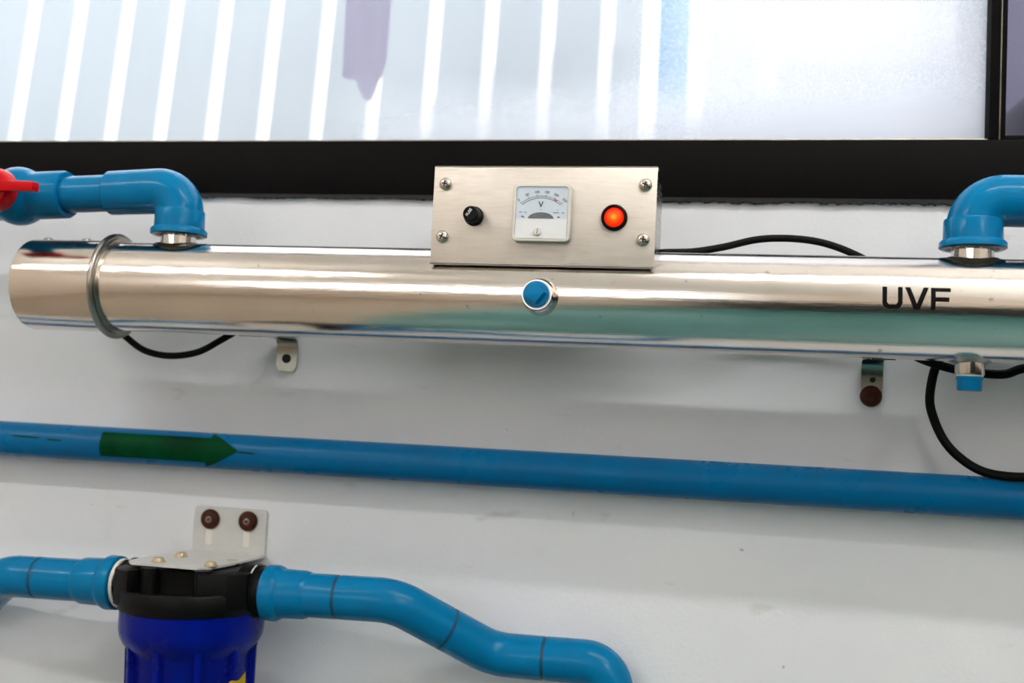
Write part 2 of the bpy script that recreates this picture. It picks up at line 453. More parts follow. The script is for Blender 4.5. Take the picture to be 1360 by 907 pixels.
lamp((-1.35, -1.35, 2.46), 'added fill strip lamp on the left side of the room', PI / 2)  # unseen lamp added as fill from the left
lamp((1.75, -3.3, 2.46), 'added fill strip lamp at the far right of the room')  # unseen lamp added as fill from the rear right

# ------------------------------------------------------------------ outside the window
struct(obj('ground', box((-6, 0.12, -0.1), (6, 6, 0)), 'ground', None, 0), 'pale concrete ground outside the window', 'ground')
PITCH = 0.1005
sheet = thing('ribbed_fence', 'pale blue ribbed fence with its rib highlights painted white seen through the left of the window', 'fence', (-0.70, 0.82, 1.85))
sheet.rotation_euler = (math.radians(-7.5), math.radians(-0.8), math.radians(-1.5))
RX0 = -0.4637
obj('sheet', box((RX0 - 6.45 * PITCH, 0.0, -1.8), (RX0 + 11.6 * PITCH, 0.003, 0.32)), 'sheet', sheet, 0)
ribm = None
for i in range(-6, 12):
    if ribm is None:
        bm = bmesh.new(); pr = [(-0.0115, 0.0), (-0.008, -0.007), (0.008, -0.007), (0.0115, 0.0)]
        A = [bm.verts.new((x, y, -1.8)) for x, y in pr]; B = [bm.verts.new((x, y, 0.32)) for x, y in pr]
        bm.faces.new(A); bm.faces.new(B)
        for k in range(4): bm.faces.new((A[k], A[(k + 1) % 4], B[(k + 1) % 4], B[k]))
        o = obj('highlight_rib', bm, 'outwhite', sheet, 0); ribm = o.data  # bright ridge highlight painted on as a white rib
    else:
        o = bpy.data.objects.new('highlight_rib', ribm); COL.objects.link(o); o.parent = sheet
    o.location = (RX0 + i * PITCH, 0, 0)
# hanging cloth
bm = bmesh.new(); nx_, nz_ = 24, 40
KEY = [(0, 1.778), (0.12, 1.774), (0.32, 1.775), (0.38, 1.762), (0.52, 1.744), (0.68, 1.741), (0.80, 1.755), (0.92, 1.780), (1.0, 1.80)]
def prof(u):
    for (a, za), (b, zb) in zip(KEY, KEY[1:]):
        if u <= b: return za + (zb - za) * (u - a) / (b - a) + 0.0015 * math.sin(u * 60)
    return KEY[-1][1]
grid = []
for i in range(nx_ + 1):
    u = i / nx_; z0 = prof(u); col_ = []
    for k in range(nz_ + 1):
        v = k / nz_; z = z0 + (2.25 - z0) * v
        w = 0.080 - 0.008 * (1 - v)
        col_.append(bm.verts.new((-0.404 + w * u + 0.006 * (1 - v) * (1 - u), 0.5 + 0.0012 * math.sin(u * 14) + 0.001 * math.sin(v * 9 + u * 5), z)))
    grid.append(col_)
for i in range(nx_):
    for k in range(nz_): bm.faces.new((grid[i][k], grid[i + 1][k], grid[i + 1][k + 1], grid[i][k + 1]))
bmesh.ops.solidify(bm, geom=bm.faces[:], thickness=0.003)
tag(obj('hanging_cloth', bm, 'lav'), 'lavender grey cloth hanging outside behind the window glass', 'cloth')
# a line that carries the cloth
tag(obj('washing_line', lathe((-1.6, 0.5, 2.25), (1, 0, 0), [(0, 0.003), (3.4, 0.003)], 12), 'rubber'), 'dark line strung outside above the window holding the cloth', 'line')
# blue board
tag(obj('blue_board', box((0.028, 0.79, 0), (0.078, 0.81, 2.12), 0.002), 'outblue', None), 'narrow sky blue upright board outside beyond the window', 'board')
# pale panels, and a white frame built to imitate a bright reflection at right
tag(obj('grey_partition', box((0.09, 1.06, 0), (0.75, 1.10, 2.14), 0.004), 'outgrey', None), 'pale grey partition outside behind the white reflection frame', 'partition')
fr = thing('reflection_frame', 'white frame outside standing in for a bright reflection in the right of the window', 'frame', (0.2, 1.0, 0))
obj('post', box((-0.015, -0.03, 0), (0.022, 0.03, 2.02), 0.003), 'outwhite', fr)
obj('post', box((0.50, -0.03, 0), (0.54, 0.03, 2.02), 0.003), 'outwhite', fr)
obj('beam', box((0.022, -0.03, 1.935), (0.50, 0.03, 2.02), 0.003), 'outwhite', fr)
tag(obj('dark_board', box((0.46, 0.60, 0), (1.2, 0.63, 2.05), 0.003), 'outdark', None), 'grey lavender board outside behind the far right pane', 'board')
bm = lathe((0.565, 0.5, 0), (0, 0, 1), [(0, 0.06), (0.03, 0.075), (1.0, 0.08), (1.64, 0.095), (1.70, 0.08), (1.735, 0.04), (1.742, 0.0)], 24)
for v in bm.verts: v.co.x += 0.006 * math.sin(v.co.z * 17); v.co.y += 0.006 * math.cos(v.co.z * 13)
tag(obj('standing_sack', bm, 'navy'), 'dark navy rolled sack standing outside behind the far right pane', 'sack')

# ------------------------------------------------------------------ long blue pipe
lp = thing('long_water_pipe', 'long blue plastic pipe running level across the wall under the steel tube', 'pipe', (0, -0.025, 1.2555))
obj('pipe', lathe((-1.5, 0, 0), (1, 0, 0), [(0, 0.0168), (2.9, 0.0168)], 64), 'blue_long', lp)
arrow = [(-0.4064, -0.0112), (-0.2985, -0.0112), (-0.3005, -0.0185), (-0.2640, 0.0015), (-0.2950, 0.0205), (-0.2945, 0.0138), (-0.4064, 0.0138)]
o = obj('painted_arrow', wrap_poly(arrow, 0, 0, 0.0169), 'green', lp); o['label'] = 'dark green flow arrow pointing right'
for x0, x1, zz in ((-0.50, -0.472, 0.0035), (-0.462, -0.448, 0.002), (-0.264, -0.249, 0.0005)):
    o = obj('paint_streak', wrap_poly([(x0, zz - 0.0004), (x1, zz - 0.0009), (x1 + 0.002, zz + 0.0004), (x0, zz + 0.0012)], 0, 0, 0.0169), 'green', lp)
for x in (-0.95, 0.85):
    bm = lathe((x - 0.01, 0, 0), (1, 0, 0), [(0, 0.0168), (0, 0.019), (0.02, 0.019), (0.02, 0.0168)], 40, False)
    add_box(bm, (x - 0.01, 0.017, -0.03), (x + 0.01, 0.025, 0.03), 0.001); obj('saddle_clip', bm, 'blue', lp)

# ------------------------------------------------------------------ steriliser tube
TY, TZ, TR = -0.105, 1.40, 0.0395
uv = thing('uv_sterilizer', 'long polished stainless steel cylinder fixed horizontally below the window', 'sterilizer', (0, TY, TZ))
def T(x, y, z): return (x, y - TY, z - TZ)
obj('barrel', lathe((-0.3615, 0, 0), (1, 0, 0), [(0, TR), (0.87, TR)], 128), 'tube', uv)
for s, x0, x1 in ((1, -0.4415, -0.3655), (1, 0.500, 0.585)):
    o = obj('end_cap', lathe((x0, 0, 0), (1, 0, 0), [(0.004, 0.0), (0.004, 0.038), (0.0, 0.0395), (0.0, 0.0405), (0.0015, 0.0408), (x1 - x0, 0.0408)], 128), 'cap', uv)
    o['label'] = 'slightly wider steel end cap'
for xr in (-0.3605, 0.500):
    bm = bmesh.new(); R_, r_ = 0.0436, 0.0034; A = []
    for i in range(96):
        th = 2 * PI * i / 96
        A.append([bm.verts.new((xr + r_ * 0.8 * math.cos(2 * PI * k / 16), (R_ + r_ * math.sin(2 * PI * k / 16)) * math.cos(th), (R_ + r_ * math.sin(2 * PI * k / 16)) * math.sin(th))) for k in range(16)])
    for i in range(96):
        for k in range(16): bm.faces.new((A[i][k], A[(i + 1) % 96][k], A[(i + 1) % 96][(k + 1) % 16], A[i][(k + 1) % 16]))
    add_lathe(bm, (xr - 0.004, 0, 0), (1, 0, 0), [(0, TR - 0.001), (0, 0.0425), (0.008, 0.0425), (0.008, TR - 0.001)], 96, False)
    o = obj('clamp_ring', bm, 'ring', uv); o['label'] = 'dull steel clamp ring around the cylinder'
for x in (-0.4335, -0.3945):
    obj('cap_screw', lathe((x, 0, 0.0395), (0, 0, 1), [(0, 0.0045), (0.0022, 0.0043), (0.0032, 0.0025), (0.0034, 0)], 20), 'ring', uv)
for px in (-0.3045, 0.3575):                            # upper ports, fluted threads
    bm = bmesh.new(); n = 72; z0, z1 = 0.034, 0.062; rows = []
    for z, k in ((z0, 0), (0.046, 0), (0.0465, 1), (z1, 1)):
        rows.append([bm.verts.new((px + (0.0155 + k * 0.0004 * (1 if i % 4 < 2 else -1)) * math.cos(2 * PI * i / n), (0.0155 + k * 0.0004 * (1 if i % 4 < 2 else -1)) * math.sin(2 * PI * i / n), z)) for i in range(n)])
    for a_, b_ in zip(rows, rows[1:]):
        for i in range(n): bm.faces.new((a_[i], a_[(i + 1) % n], b_[(i + 1) % n], b_[i]))
    bm.faces.new(rows[0]); bm.faces.new(rows[-1])
    p = obj('port', bm, 'port', uv, 30); p['label'] = 'bright threaded steel outlet stub on top'
    # weld saddle that follows the barrel
    bm = bmesh.new(); rr = []
    for r0, h in ((0.0153, 0.0012), (0.0185, 0.0006), (0.0225, -0.0004)):
        ring_ = []
        for i in range(48):
            th = 2 * PI * i / 48; x = r0 * math.cos(th); y = r0 * math.sin(th)
            ring_.append(bm.verts.new((px + x, y, math.sqrt(TR * TR - y * y) + h)))
        rr.append(ring_)
    for a_, b_ in zip(rr, rr[1:]):
        for i in range(48): bm.faces.new((a_[i], a_[(i + 1) % 48], b_[(i + 1) % 48], b_[i]))
    obj('weld', bm, 'ring', p)
    o = obj('tape_band', lathe((px, 0, 0.0475), (0, 0, 1), [(0, 0.0152), (0, 0.0190), (0.004, 0.0195), (0.004, 0.0152)], 48, False), 'tape', p)
# bottom drain port with blue plug
bx_ = 0.3575
p = obj('port', lathe((bx_, 0, -0.0365), (0, 0, -1), [(0, 0.0108), (0.0115, 0.0108), (0.0130, 0.0104)], 48), 'port', uv); p['label'] = 'bright steel drain stub underneath'
bm = bmesh.new(); rr = []
for r0, h in ((0.0106, 0.0022), (0.0135, 0.0010), (0.0165, -0.0004)):
    rr.append([bm.verts.new((bx_ + r0 * math.cos(2 * PI * i / 48), r0 * math.sin(2 * PI * i / 48), -math.sqrt(TR ** 2 - (r0 * math.sin(2 * PI * i / 48)) ** 2) - h)) for i in range(48)])
for a_, b_ in zip(rr, rr[1:]):
    for i in range(48): bm.faces.new((a_[i], a_[(i + 1) % 48], b_[(i + 1) % 48], b_[i]))
obj('weld', bm, 'ring', p)
obj('seal', lathe((bx_, 0, -0.0493), (0, 0, -1), [(0, 0.0098), (0.0013, 0.0098)], 40), 'tape', p)
bm = lathe((bx_, 0, -0.0505), (0, 0, -1), [(0, 0.0096), (0.0022, 0.0098), (0.0030, 0.0094)], 40)
add_lathe(bm, (bx_, 0, -0.0530), (0, 0, -1), [(0, 0.0093), (0.0075, 0.0092), (0.0085, 0.0085)], 12)
o = obj('drain_plug', bm, 'plug', p); o['label'] = 'blue plastic drain plug'
# front port with square-headed blue plug
fx_, fz_ = 0.0312, -0.003
p = obj('port', lathe((fx_, -0.036, fz_), (0, -1, 0), [(0, 0.0150), (0.0045, 0.0142), (0.009, 0.0136), (0.012, 0.0130), (0.013, 0.0122), (0.0165, 0.0120), (0.0185, 0.0116), (0.0185, 0.0100)], 48, False), 'port', uv); p['label'] = 'stepped bright steel collar on the front'
obj('seal', lathe((fx_, -0.0535, fz_), (0, -1, 0), [(0, 0.0112), (0.0022, 0.0110), (0.0022, 0.0100)], 40, False), 'tape', p)
bm = lathe((fx_, -0.053, fz_), (0, -1, 0), [(0, 0.0101), (0.0045, 0.0101), (0.0052, 0.0096)], 40)
sq = 0.0058; rot = Matrix.Translation((fx_, -0.060, fz_)) @ Matrix.Rotation(math.radians(38), 4, 'Y')
r = bmesh.ops.create_cube(bm, size=1, matrix=rot @ Matrix.Diagonal((sq * 2, 0.012, sq * 2, 1)))
bmesh.ops.bevel(bm, geom=list({e for v in r['verts'] for e in v.link_edges}), offset=0.0006, segments=2, profile=0.5, affect='EDGES')
o = obj('plug', bm, 'plug', p); o['label'] = 'blue plug with a square head'
# lettering UVF
H = 0.0083; s_ = 0.0033; LZ = 0.0035
U0 = 0.2885; uw = 0.0143
Upoly = [(U0, H), (U0, -H + 0.0042), (U0 + 0.0012, -H + 0.0014), (U0 + 0.0040, -H), (U0 + uw - 0.0040, -H), (U0 + uw - 0.0012, -H + 0.0014), (U0 + uw, -H + 0.0042), (U0 + uw, H),
         (U0 + uw - s_, H), (U0 + uw - s_, -H + 0.0050), (U0 + uw - s_ - 0.0014, -H + s_), (U0 + s_ + 0.0014, -H + s_), (U0 + s_, -H + 0.0050), (U0 + s_, H)]
V0 = 0.3045; vw = 0.0166
Vpoly = [(V0, H), (V0 + vw / 2 - 0.0022, -H), (V0 + vw / 2 + 0.0022, -H), (V0 + vw, H), (V0 + vw - 0.0036, H), (V0 + vw / 2, -H + 0.0042), (V0 + 0.0036, H)]
F0 = 0.3226; fw = 0.0137
Fpoly = [(F0, H), (F0, -H), (F0 + s_, -H), (F0 + s_, -0.0022), (F0 + fw - 0.001, -0.0022), (F0 + fw - 0.001, 0.0011), (F0 + s_, 0.0011), (F0 + s_, H - 0.0030), (F0 + fw, H - 0.0030), (F0 + fw, H)]
for pl in (Upoly, Vpoly, Fpoly):
    o = obj('letter', wrap_poly([(x, z + LZ) for x, z in pl], 0, 0, TR), 'letter', uv, 0)
uv_letters = [o for o in uv.children if o.name.startswith('letter')]
for o, w in zip(uv_letters, 'UVF'): o['label'] = 'black capital letter ' + w + ' printed on the steel'

# mounting brackets: strip from the underside of the tube back to the wall, then a foot down it
def strip(xc, w, tilt, name, label):
    t = thing(name, label, 'bracket', (xc, 0, 1.345), 'steel tube mounting brackets')
    prof = [(-0.088, 0.0175), (-0.070, 0.0195), (-0.035, 0.021), (-0.012, 0.0215), (-0.005, 0.0195), (-0.0022, 0.0135), (-0.0020, 0.006), (-0.0020, -0.002), (-0.0020, -0.0075), (-0.0020, -0.0110)]
    wid = [w] * 8 + [w * 0.96, w * 0.66]
    bm = bmesh.new(); A = []
    for (y, z), ww in zip(prof, wid): A.append((bm.verts.new((-ww, y, z)), bm.verts.new((ww, y, z))))
    for a_, b_ in zip(A, A[1:]): bm.faces.new((a_[0], a_[1], b_[1], b_[0]))
    bmesh.ops.recalc_face_normals(bm, faces=bm.faces)
    bmesh.ops.solidify(bm, geom=bm.faces[:], thickness=0.0018)
    obj('strap', bm, 'bracket', t, 50)
    return t
b1 = strip(-0.239, 0.0104, 0, 'tube_bracket', 'small steel bracket with an open hole under the left of the tube')
obj('hole', lathe((0.0, -0.0042, 0.0012), (0, -1, 0), [(0, 0.0044), (0.0004, 0.0044), (0.0004, 0.0036), (0.0001, 0.0)], 24), 'dark', b1)
b2 = strip(0.2968, 0.0090, 0, 'tube_bracket', 'small steel bracket with a brown screw head under the right of the tube')
obj('hole', lathe((0.0005, -0.0042, 0.0035), (0, -1, 0), [(0, 0.0024), (0.0004, 0.0024), (0.0004, 0.0015), (0.0001, 0.0)], 24), 'dark', b2)
p = obj('screw', lathe((-0.0005, 0.0, -0.0105), (0, -1, 0), [(0, 0.0088), (0.004, 0.0093), (0.0065, 0.0088), (0.0080, 0.0066), (0.0082, 0.0040), (0.0074, 0.0034), (0.0074, 0.0)], 32), 'rust', b2)
p['label'] = 'dark brown round screw head'

# ------------------------------------------------------------------ control box
FX0, FX1, FZ0, FZ1, FY = -0.0590, 0.1197, 1.4202, 1.4998, -0.150
cb = thing('control_box', 'stainless control box with a voltmeter and red lamp on the steel tube', 'control box', ((FX0 + FX1) / 2 - 0.0013, FY + 0.007, FZ0 + 0.001))
cb.scale = (1.008, 1.008, 1.008)
CX, CY, CZ = (FX0 + FX1) / 2, FY, FZ0
def B(x, y, z): return (x - CX, y - CY, z - CZ)
def shift(bm):
    bmesh.ops.translate(bm, verts=bm.verts[:], vec=(-CX, -CY, -CZ)); return bm
bm = box((FX0, FY, FZ0), (FX1, FY + 0.0014, FZ1), 0.0004)
add_box(bm, (FX0, FY, FZ1 - 0.0014), (FX1, FY + 0.011, FZ1), 0.0004); add_box(bm, (FX0, FY, FZ0), (FX1, FY + 0.0028, FZ0 + 0.0014), 0.0004)
obj('front_panel', shift(bm), 'panel', cb)
bm = bmesh.new()                                        # side cheeks cut round the tube
def cheek(x):
    arc = []
    for k in range(13):
        y = -0.0775 + (-0.1475 + 0.0775) * k / 12
        arc.append((y, TZ + math.sqrt(max(0.0001, (TR + 0.0006) ** 2 - (y + 0.007 - TY) ** 2))))
    poly = [(-0.0775, 1.4975)] + arc + [(-0.1486, 1.4215), (-0.1486, 1.4975)]
    A = [bm.verts.new((x, y, z)) for y, z in poly]; Bv = [bm.verts.new((x + 0.0012, y, z)) for y, z in poly]
    bm.faces.new(A); bm.faces.new(Bv); n = len(poly)
    for i in range(n): bm.faces.new((A[i], A[(i + 1) % n], Bv[(i + 1) % n], Bv[i]))
cheek(FX0 + 0.002); cheek(FX1 - 0.0032)
add_box(bm, (FX0 + 0.002, -0.1486, 1.4963), (FX1 - 0.002, -0.0775, 1.4975)); add_box(bm, (FX0 + 0.002, -0.0787, 1.420), (FX1 - 0.002, -0.0775, 1.4975))
obj('casing', shift(bm), 'sidepanel', cb, 30)
for (x, z), a_ in zip(((-0.0494, 1.4850), (-0.0497, 1.4424), (0.1107, 1.4852), (0.1107, 1.4425)), (0.2, 0.5, 0.35, 0.15)):
    p = obj('screw', lathe(B(x, FY, z), (0, -1, 0), [(0, 0.0051), (0.0008, 0.0051), (0.0018, 0.0046), (0.0027, 0.0034), (0.0031, 0.0018), (0.0032, 0.0)], 32), 'screw', cb)
    bm = bmesh.new()
    for k in range(2):
        m = Matrix.Translation(B(x, FY - 0.0030, z)) @ Matrix.Rotation(a_ + k * PI / 2, 4, 'Y') @ Matrix.Diagonal((0.0046, 0.0009, 0.0010, 1))
        bmesh.ops.create_cube(bm, size=1, matrix=m)
    obj('cross_slot', bm, 'dark', p, 0)
# fuse holder
p = obj('fuse_holder', lathe(B(-0.0244, FY, 1.4591), (0, -1, 0), [(0, 0.0078), (0.002, 0.0078), (0.0024, 0.0068), (0.0095, 0.0066), (0.0118, 0.0062), (0.0124, 0.0052), (0.0116, 0.0048), (0.0116, 0.0)], 40), 'black_plastic', cb)
p['label'] = 'round black fuse holder'
text('print', 'FUSE', 0.0031, 'white_ink', p, B(-0.0258, FY - 0.0119, 1.4603), -1.0, 0.00005)
# indicator lamp
p = obj('lamp_bezel', lathe(B(0.0877, FY, 1.4592), (0, -1, 0), [(0, 0.0103), (0.0035, 0.0101), (0.0046, 0.0093), (0.0048, 0.0086), (0.0030, 0.0080), (0.0030, 0.0)], 48), 'black_plastic', cb)
p['label'] = 'black ring of the indicator lamp'
bm = lathe((0, 0.0016, 0), (0, -1, 0), [(-0.001, 0.0080), (0.0005, 0.0080), (0.0022, 0.0068), (0.0034, 0.0045), (0.0039, 0.002), (0.004, 0)], 40)
o = obj('lamp_lens', bm, 'lens', p); o.location = B(0.0877, FY - 0.0036, 1.4592); o['label'] = 'glowing red lens with an orange centre'
# voltmeter
MX0, MX1, MZ0, MZ1 = 0.0085, 0.0545, 1.4385, 1.4842; MY = FY - 0.0085
def rrect(x0, x1, z0, z1, r, n=6):
    out = []
    for cx_, cz_, a0 in ((x1 - r, z1 - r, 0), (x0 + r, z1 - r, PI / 2), (x0 + r, z0 + r, PI), (x1 - r, z0 + r, 1.5 * PI)):
        for k in range(n + 1): out.append((cx_ + r * math.cos(a0 + k * PI / 2 / n), cz_ + r * math.sin(a0 + k * PI / 2 / n)))
    return out
bm = bmesh.new(); loops = []
for y, ins, r in ((FY, 0.0, 0.004), (MY + 0.0012, 0.0, 0.004), (MY + 0.0003, 0.0004, 0.0038), (MY, 0.0012, 0.0034), (MY, 0.0022, 0.003), (MY + 0.0016, 0.0024, 0.0028)):
    loops.append([bm.verts.new((x, y, z)) for x, z in rrect(MX0 + ins, MX1 - ins, MZ0 + ins, MZ1 - ins, r)])
for a_, b_ in zip(loops, loops[1:]):
    n = len(a_)
    for i in range(n): bm.faces.new((a_[i], a_[(i + 1) % n], b_[(i + 1) % n], b_[i]))
bm.faces.new(loops[0]); bm.faces.new(loops[-1])
mt = obj('voltmeter', shift(bm), 'meter_body', cb, 35); mt['label'] = 'square analogue voltmeter'
DY = MY + 0.0012
ZH = 1.4565
obj('dial', shift(prism([(MX0 + 0.0026, ZH), (MX1 - 0.0026, ZH), (MX1 - 0.0026, MZ1 - 0.0026), (MX0 + 0.0026, MZ1 - 0.0026)], DY, DY + 0.0006)), 'dial', mt, 0)
obj('frosted_cover', shift(prism([(MX0 + 0.0026, MZ0 + 0.0026), (MX1 - 0.0026, MZ0 + 0.0026), (MX1 - 0.0026, ZH), (MX0 + 0.0026, ZH)], DY - 0.0008, DY + 0.0006)), 'frost', mt, 0)
AC = (0.0310, 1.4494)
def arcpoly(R0, R1, a0, a1, n=24):
    f = lambda R, a: (AC[0] + R * math.sin(a), AC[1] + R * math.cos(a))
    return [f(R0, a0 + (a1 - a0) * k / n) for k in range(n + 1)] + [f(R1, a1 + (a0 - a1) * k / n) for k in range(n + 1)]
A40 = math.radians(40)
obj('scale_arc', shift(prism(arcpoly(0.02335, 0.02380, -A40, A40), DY - 0.0002, DY)), 'ink', mt, 0)
obj('scale_arc', shift(prism(arcpoly(0.02505, 0.02535, -A40, A40), DY - 0.0002, DY)), 'ink', mt, 0)
obj('red_mark', shift(prism(arcpoly(0.0239, 0.0250, math.radians(24.5), math.radians(30), 6), DY - 0.0002, DY)), 'redink', mt, 0)
for k in range(26):
    a_ = -A40 + 2 * A40 * k / 25; big = k % 5 == 0; w = 0.011 if big else 0.006
    obj('tick', shift(prism(arcpoly(0.0236, 0.0268 if big else 0.0252, a_ - w / 2, a_ + w / 2, 1), DY - 0.0002, DY)), 'ink', mt, 0)
for k, s in enumerate(('0', '50', '100', '150', '200', '250')):
    a_ = -A40 + 2 * A40 * k / 5
    text('numeral', s, 0.0027, 'ink', mt, B(AC[0] + 0.0284 * math.sin(a_), DY - 0.0001, AC[1] + 0.0284 * math.cos(a_)), a_, 0.00006)
text('letter', 'V', 0.0062, 'ink', mt, B(0.0306, DY - 0.0001, 1.4676), 0, 0.00022)
text('symbol', '~', 0.0036, 'ink', mt, B(0.0306, DY - 0.0001, 1.4638), 0)
for x0, x1, z in ((0.0135, 0.0160, 1.4613), (0.0175, 0.0195, 1.4612), (0.0405, 0.0450, 1.4610), (0.0475, 0.0493, 1.4609)):
    obj('fine_print', shift(prism([(x0, z), (x1, z), (x1, z + 0.0008), (x0, z + 0.0008)], DY - 0.0002, DY)), 'washer', mt, 0)
for pl in ([(0.0150, 1.4578), (0.0162, 1.4594), (0.0168, 1.4585), (0.0181, 1.4580), (0.0180, 1.4573)], [(0.0436, 1.4575), (0.0447, 1.4588), (0.0462, 1.4580), (0.0458, 1.4573)], [(0.0436, 1.4632), (0.0441, 1.4640), (0.0446, 1.4632)]):
    obj('mark', shift(prism(pl, DY - 0.0002, DY)), 'ink', mt, 0)
moon = [(0.0310 + 0.0102 * math.cos(PI * k / 20), 1.4566 + 0.0050 * math.sin(PI * k / 20)) for k in range(21)]
obj('pivot_window', shift(prism(moon, DY - 0.0005, DY)), 'dark', mt, 0)
p = obj('zero_screw', lathe(B(0.0290, MY + 0.001, 1.4461), (0, -1, 0), [(0, 0.0031), (0.0018, 0.0030), (0.0022, 0.0026), (0.0022, 0)], 28), 'meter_body', mt)
bm = shift(box((0.0287, MY - 0.0014, 1.4438), (0.0293, MY - 0.0010, 1.4484))); obj('cover', shift(box((MX0 + 0.0022, MY - 0.0002, ZH), (MX1 - 0.0022, MY + 0.0002, MZ1 - 0.0022), 0)), 'clear', mt, 0)
obj('slot', bm, 'washer', mt, 0)

# ------------------------------------------------------------------ upper plumbing
def elbow_socket(t, x, z0):
    """flange + socket of a threaded elbow standing on a port, axis vertical (world coords, parent at origin offset)"""
    ox, oy, oz = t.location
    o = obj('flange', lathe((x - ox, TY - oy, z0 - oz), (0, 0, 1), [(0.0, 0.0192), (0.0, 0.0232), (0.0008, 0.0246), (0.0045, 0.0246), (0.0062, 0.0232), (0.0068, 0.0222)], 56, False), 'blue', t)
    o2 = obj('socket', lathe((x - ox, TY - oy, z0 - oz + 0.0062), (0, 0, 1), [(0, 0.0218), (0.0150, 0.0216), (0.0164, 0.0210), (0.0168, 0.0200)], 56), 'blue', t)
    obj('flange_lining', lathe((x - ox, TY - oy, z0 - oz), (0, 0, 1), [(0.0002, 0.0150), (0.0002, 0.0193), (0.010, 0.0193)], 56, False), 'tape', t)
inl = thing('inlet_elbow_pipe', 'blue plastic elbow and short pipe rising from the left end of the steel tube', 'pipe', (-0.3045, TY, 1.4465))
O = Vector(inl.location)
elbow_socket(inl, -0.3045, 1.4465)
sl = 0.041
zt = 1.4872
path = rounded([(-0.3045, TY, 1.466), (-0.3045, TY, zt), (-0.373, TY, zt - sl * 0.0685)], 0.0205, 16)
obj('elbow', sweep([p - O for p in path] + [Vector((-0.3745, TY, zt - sl * 0.07)) - O], [0.0203] * (len(path) - 1) + [0.0197, 0.0182], 56), 'blue', inl)
obj('pipe', sweep([Vector((-0.371, TY, zt - sl * 0.0665)) - O, Vector((-0.424, TY, zt - sl * 0.1195)) - O], 0.0166, 56), 'blue', inl)
vz = zt - sl * 0.16
bv = thing('ball_valve', 'blue plastic ball valve with a red lever at the left edge', 'valve', (-0.466, TY, vz))
ax = Vector((1, 0, sl)).normalized()
obj('body', lathe((0, 0, 0), ax, [(-0.049, 0.0160), (-0.049, 0.0205), (-0.047, 0.0216), (-0.020, 0.0217)] + [(0.0268 * math.sin(a), 0.0268 * math.cos(a)) for a in [(-0.62 + 1.24 * k / 14) for k in range(15)]] + [(0.020, 0.0217), (0.047, 0.0216), (0.049, 0.0205), (0.049, 0.0168), (0.043, 0.0166)], 64, False), 'blue', bv)
obj('stem', lathe((0.004, -0.024, 0.0), (0, -1, 0), [(0, 0.012), (0.012, 0.0115)], 32), 'blue', bv)
hd = obj('handle_hub', lathe((0.006, -0.036, -0.0025), (0, -1, 0), [(0, 0.0175), (0.002, 0.0192), (0.012, 0.0188), (0.016, 0.0165), (0.0175, 0.012), (0.0175, 0)], 40), 'red', bv)
bm = bmesh.new()
A = [(0.012, 0.0050), (0.030, 0.0046), (0.0560, 0.0040)]
lv = []
for x, h in A:
    yb = -0.047 - (x - 0.012) * 0.12
    lv.append([bm.verts.new((x, yb + dy, -0.001 - (x * 0.03) + dz)) for dy, dz in ((0, -h), (-0.010, -h), (-0.010, h), (0, h))])
for a_, b_ in zip(lv, lv[1:]):
    for i in range(4): bm.faces.new((a_[i], a_[(i + 1) % 4], b_[(i + 1) % 4], b_[i]))
bm.faces.new(lv[0]); bm.faces.new(lv[-1])
bmesh.ops.bevel(bm, geom=bm.edges[:], offset=0.0007, segments=2, profile=0.5, affect='EDGES')
obj('lever', bm, 'red', bv)
bm = sweep([(-0.045, 0, -0.045 * sl), (-0.33, 0, -0.045 * sl)], 0.0166, 40)
obj('tail_pipe', bm, 'blue', bv)

outl = thing('outlet_elbow_pipe', 'blue plastic elbow rising from the right end of the steel tube', 'pipe', (0.3575, TY, 1.4465))
O = Vector(outl.location)
elbow_socket(outl, 0.3575, 1.4465)
path = rounded([(0.3575, TY, 1.466), (0.3575, TY, 1.4845), (0.45, TY, 1.4835)], 0.0215, 16)
n = len(path)
obj('elbow', sweep([p - O for p in path], [0.0198] * n, 56), 'blue', outl)
obj('pipe', sweep([Vector((0.445, TY, 1.4835)) - O, Vector((0.90, TY, 1.4835)) - O], 0.0166, 40), 'blue', outl)

# ------------------------------------------------------------------ water filter
FCX, FCY, FCZ = -0.2815, -0.0765, 1.1362
fl = thing('water_filter', 'water filter with a black cap and dark blue ribbed bowl at lower left', 'filter', (FCX, FCY, FCZ), rot=(0, math.radians(-1.2), 0))
# cap: rim, recessed waist with bosses, top block with port hubs
bm = lathe((0, 0, -0.017), (0, 0, 1), [(0, 0.0600), (0.0, 0.0632), (0.0015, 0.0640), (0.0165, 0.0640), (0.0185, 0.0630), (0.0190, 0.0610), (0.0175, 0.0600), (0.0160, 0.055)], 72)
cap = obj('cap', bm, 'black_plastic', fl)
bm = bmesh.new()
hexa = [(0.0620, -0.026), (0.0620, 0.026), (0.0420, 0.046), (-0.0420, 0.046), (-0.0620, 0.026), (-0.0620, -0.026), (-0.0560, -0.038), (-0.0370, -0.050), (-0.0320, -0.030), (0.0240, -0.030), (0.0290, -0.051), (0.0500, -0.040)]
lo_ = [bm.verts.new((x, y, -0.012)) for x, y in hexa]; hi_ = [bm.verts.new((x, y, 0.0185)) for x, y in hexa]
bm.faces.new(lo_); bm.faces.new(hi_)
for i in range(len(hexa)): bm.faces.new((lo_[i], lo_[(i + 1) % len(hexa)], hi_[(i + 1) % len(hexa)], hi_[i]))
bmesh.ops.bevel(bm, geom=bm.edges[:], offset=0.0012, segments=2, profile=0.5, affect='EDGES')
obj('cap_block', bm, 'black_plastic', cap)
for x in (-0.025, 0.025):
    for y in (-0.034, 0.020):
        obj('bolt_boss', lathe((x, y, -0.014), (0, 0, 1), [(0, 0.0085), (0.0345, 0.0075)], 24), 'black_plastic', cap)
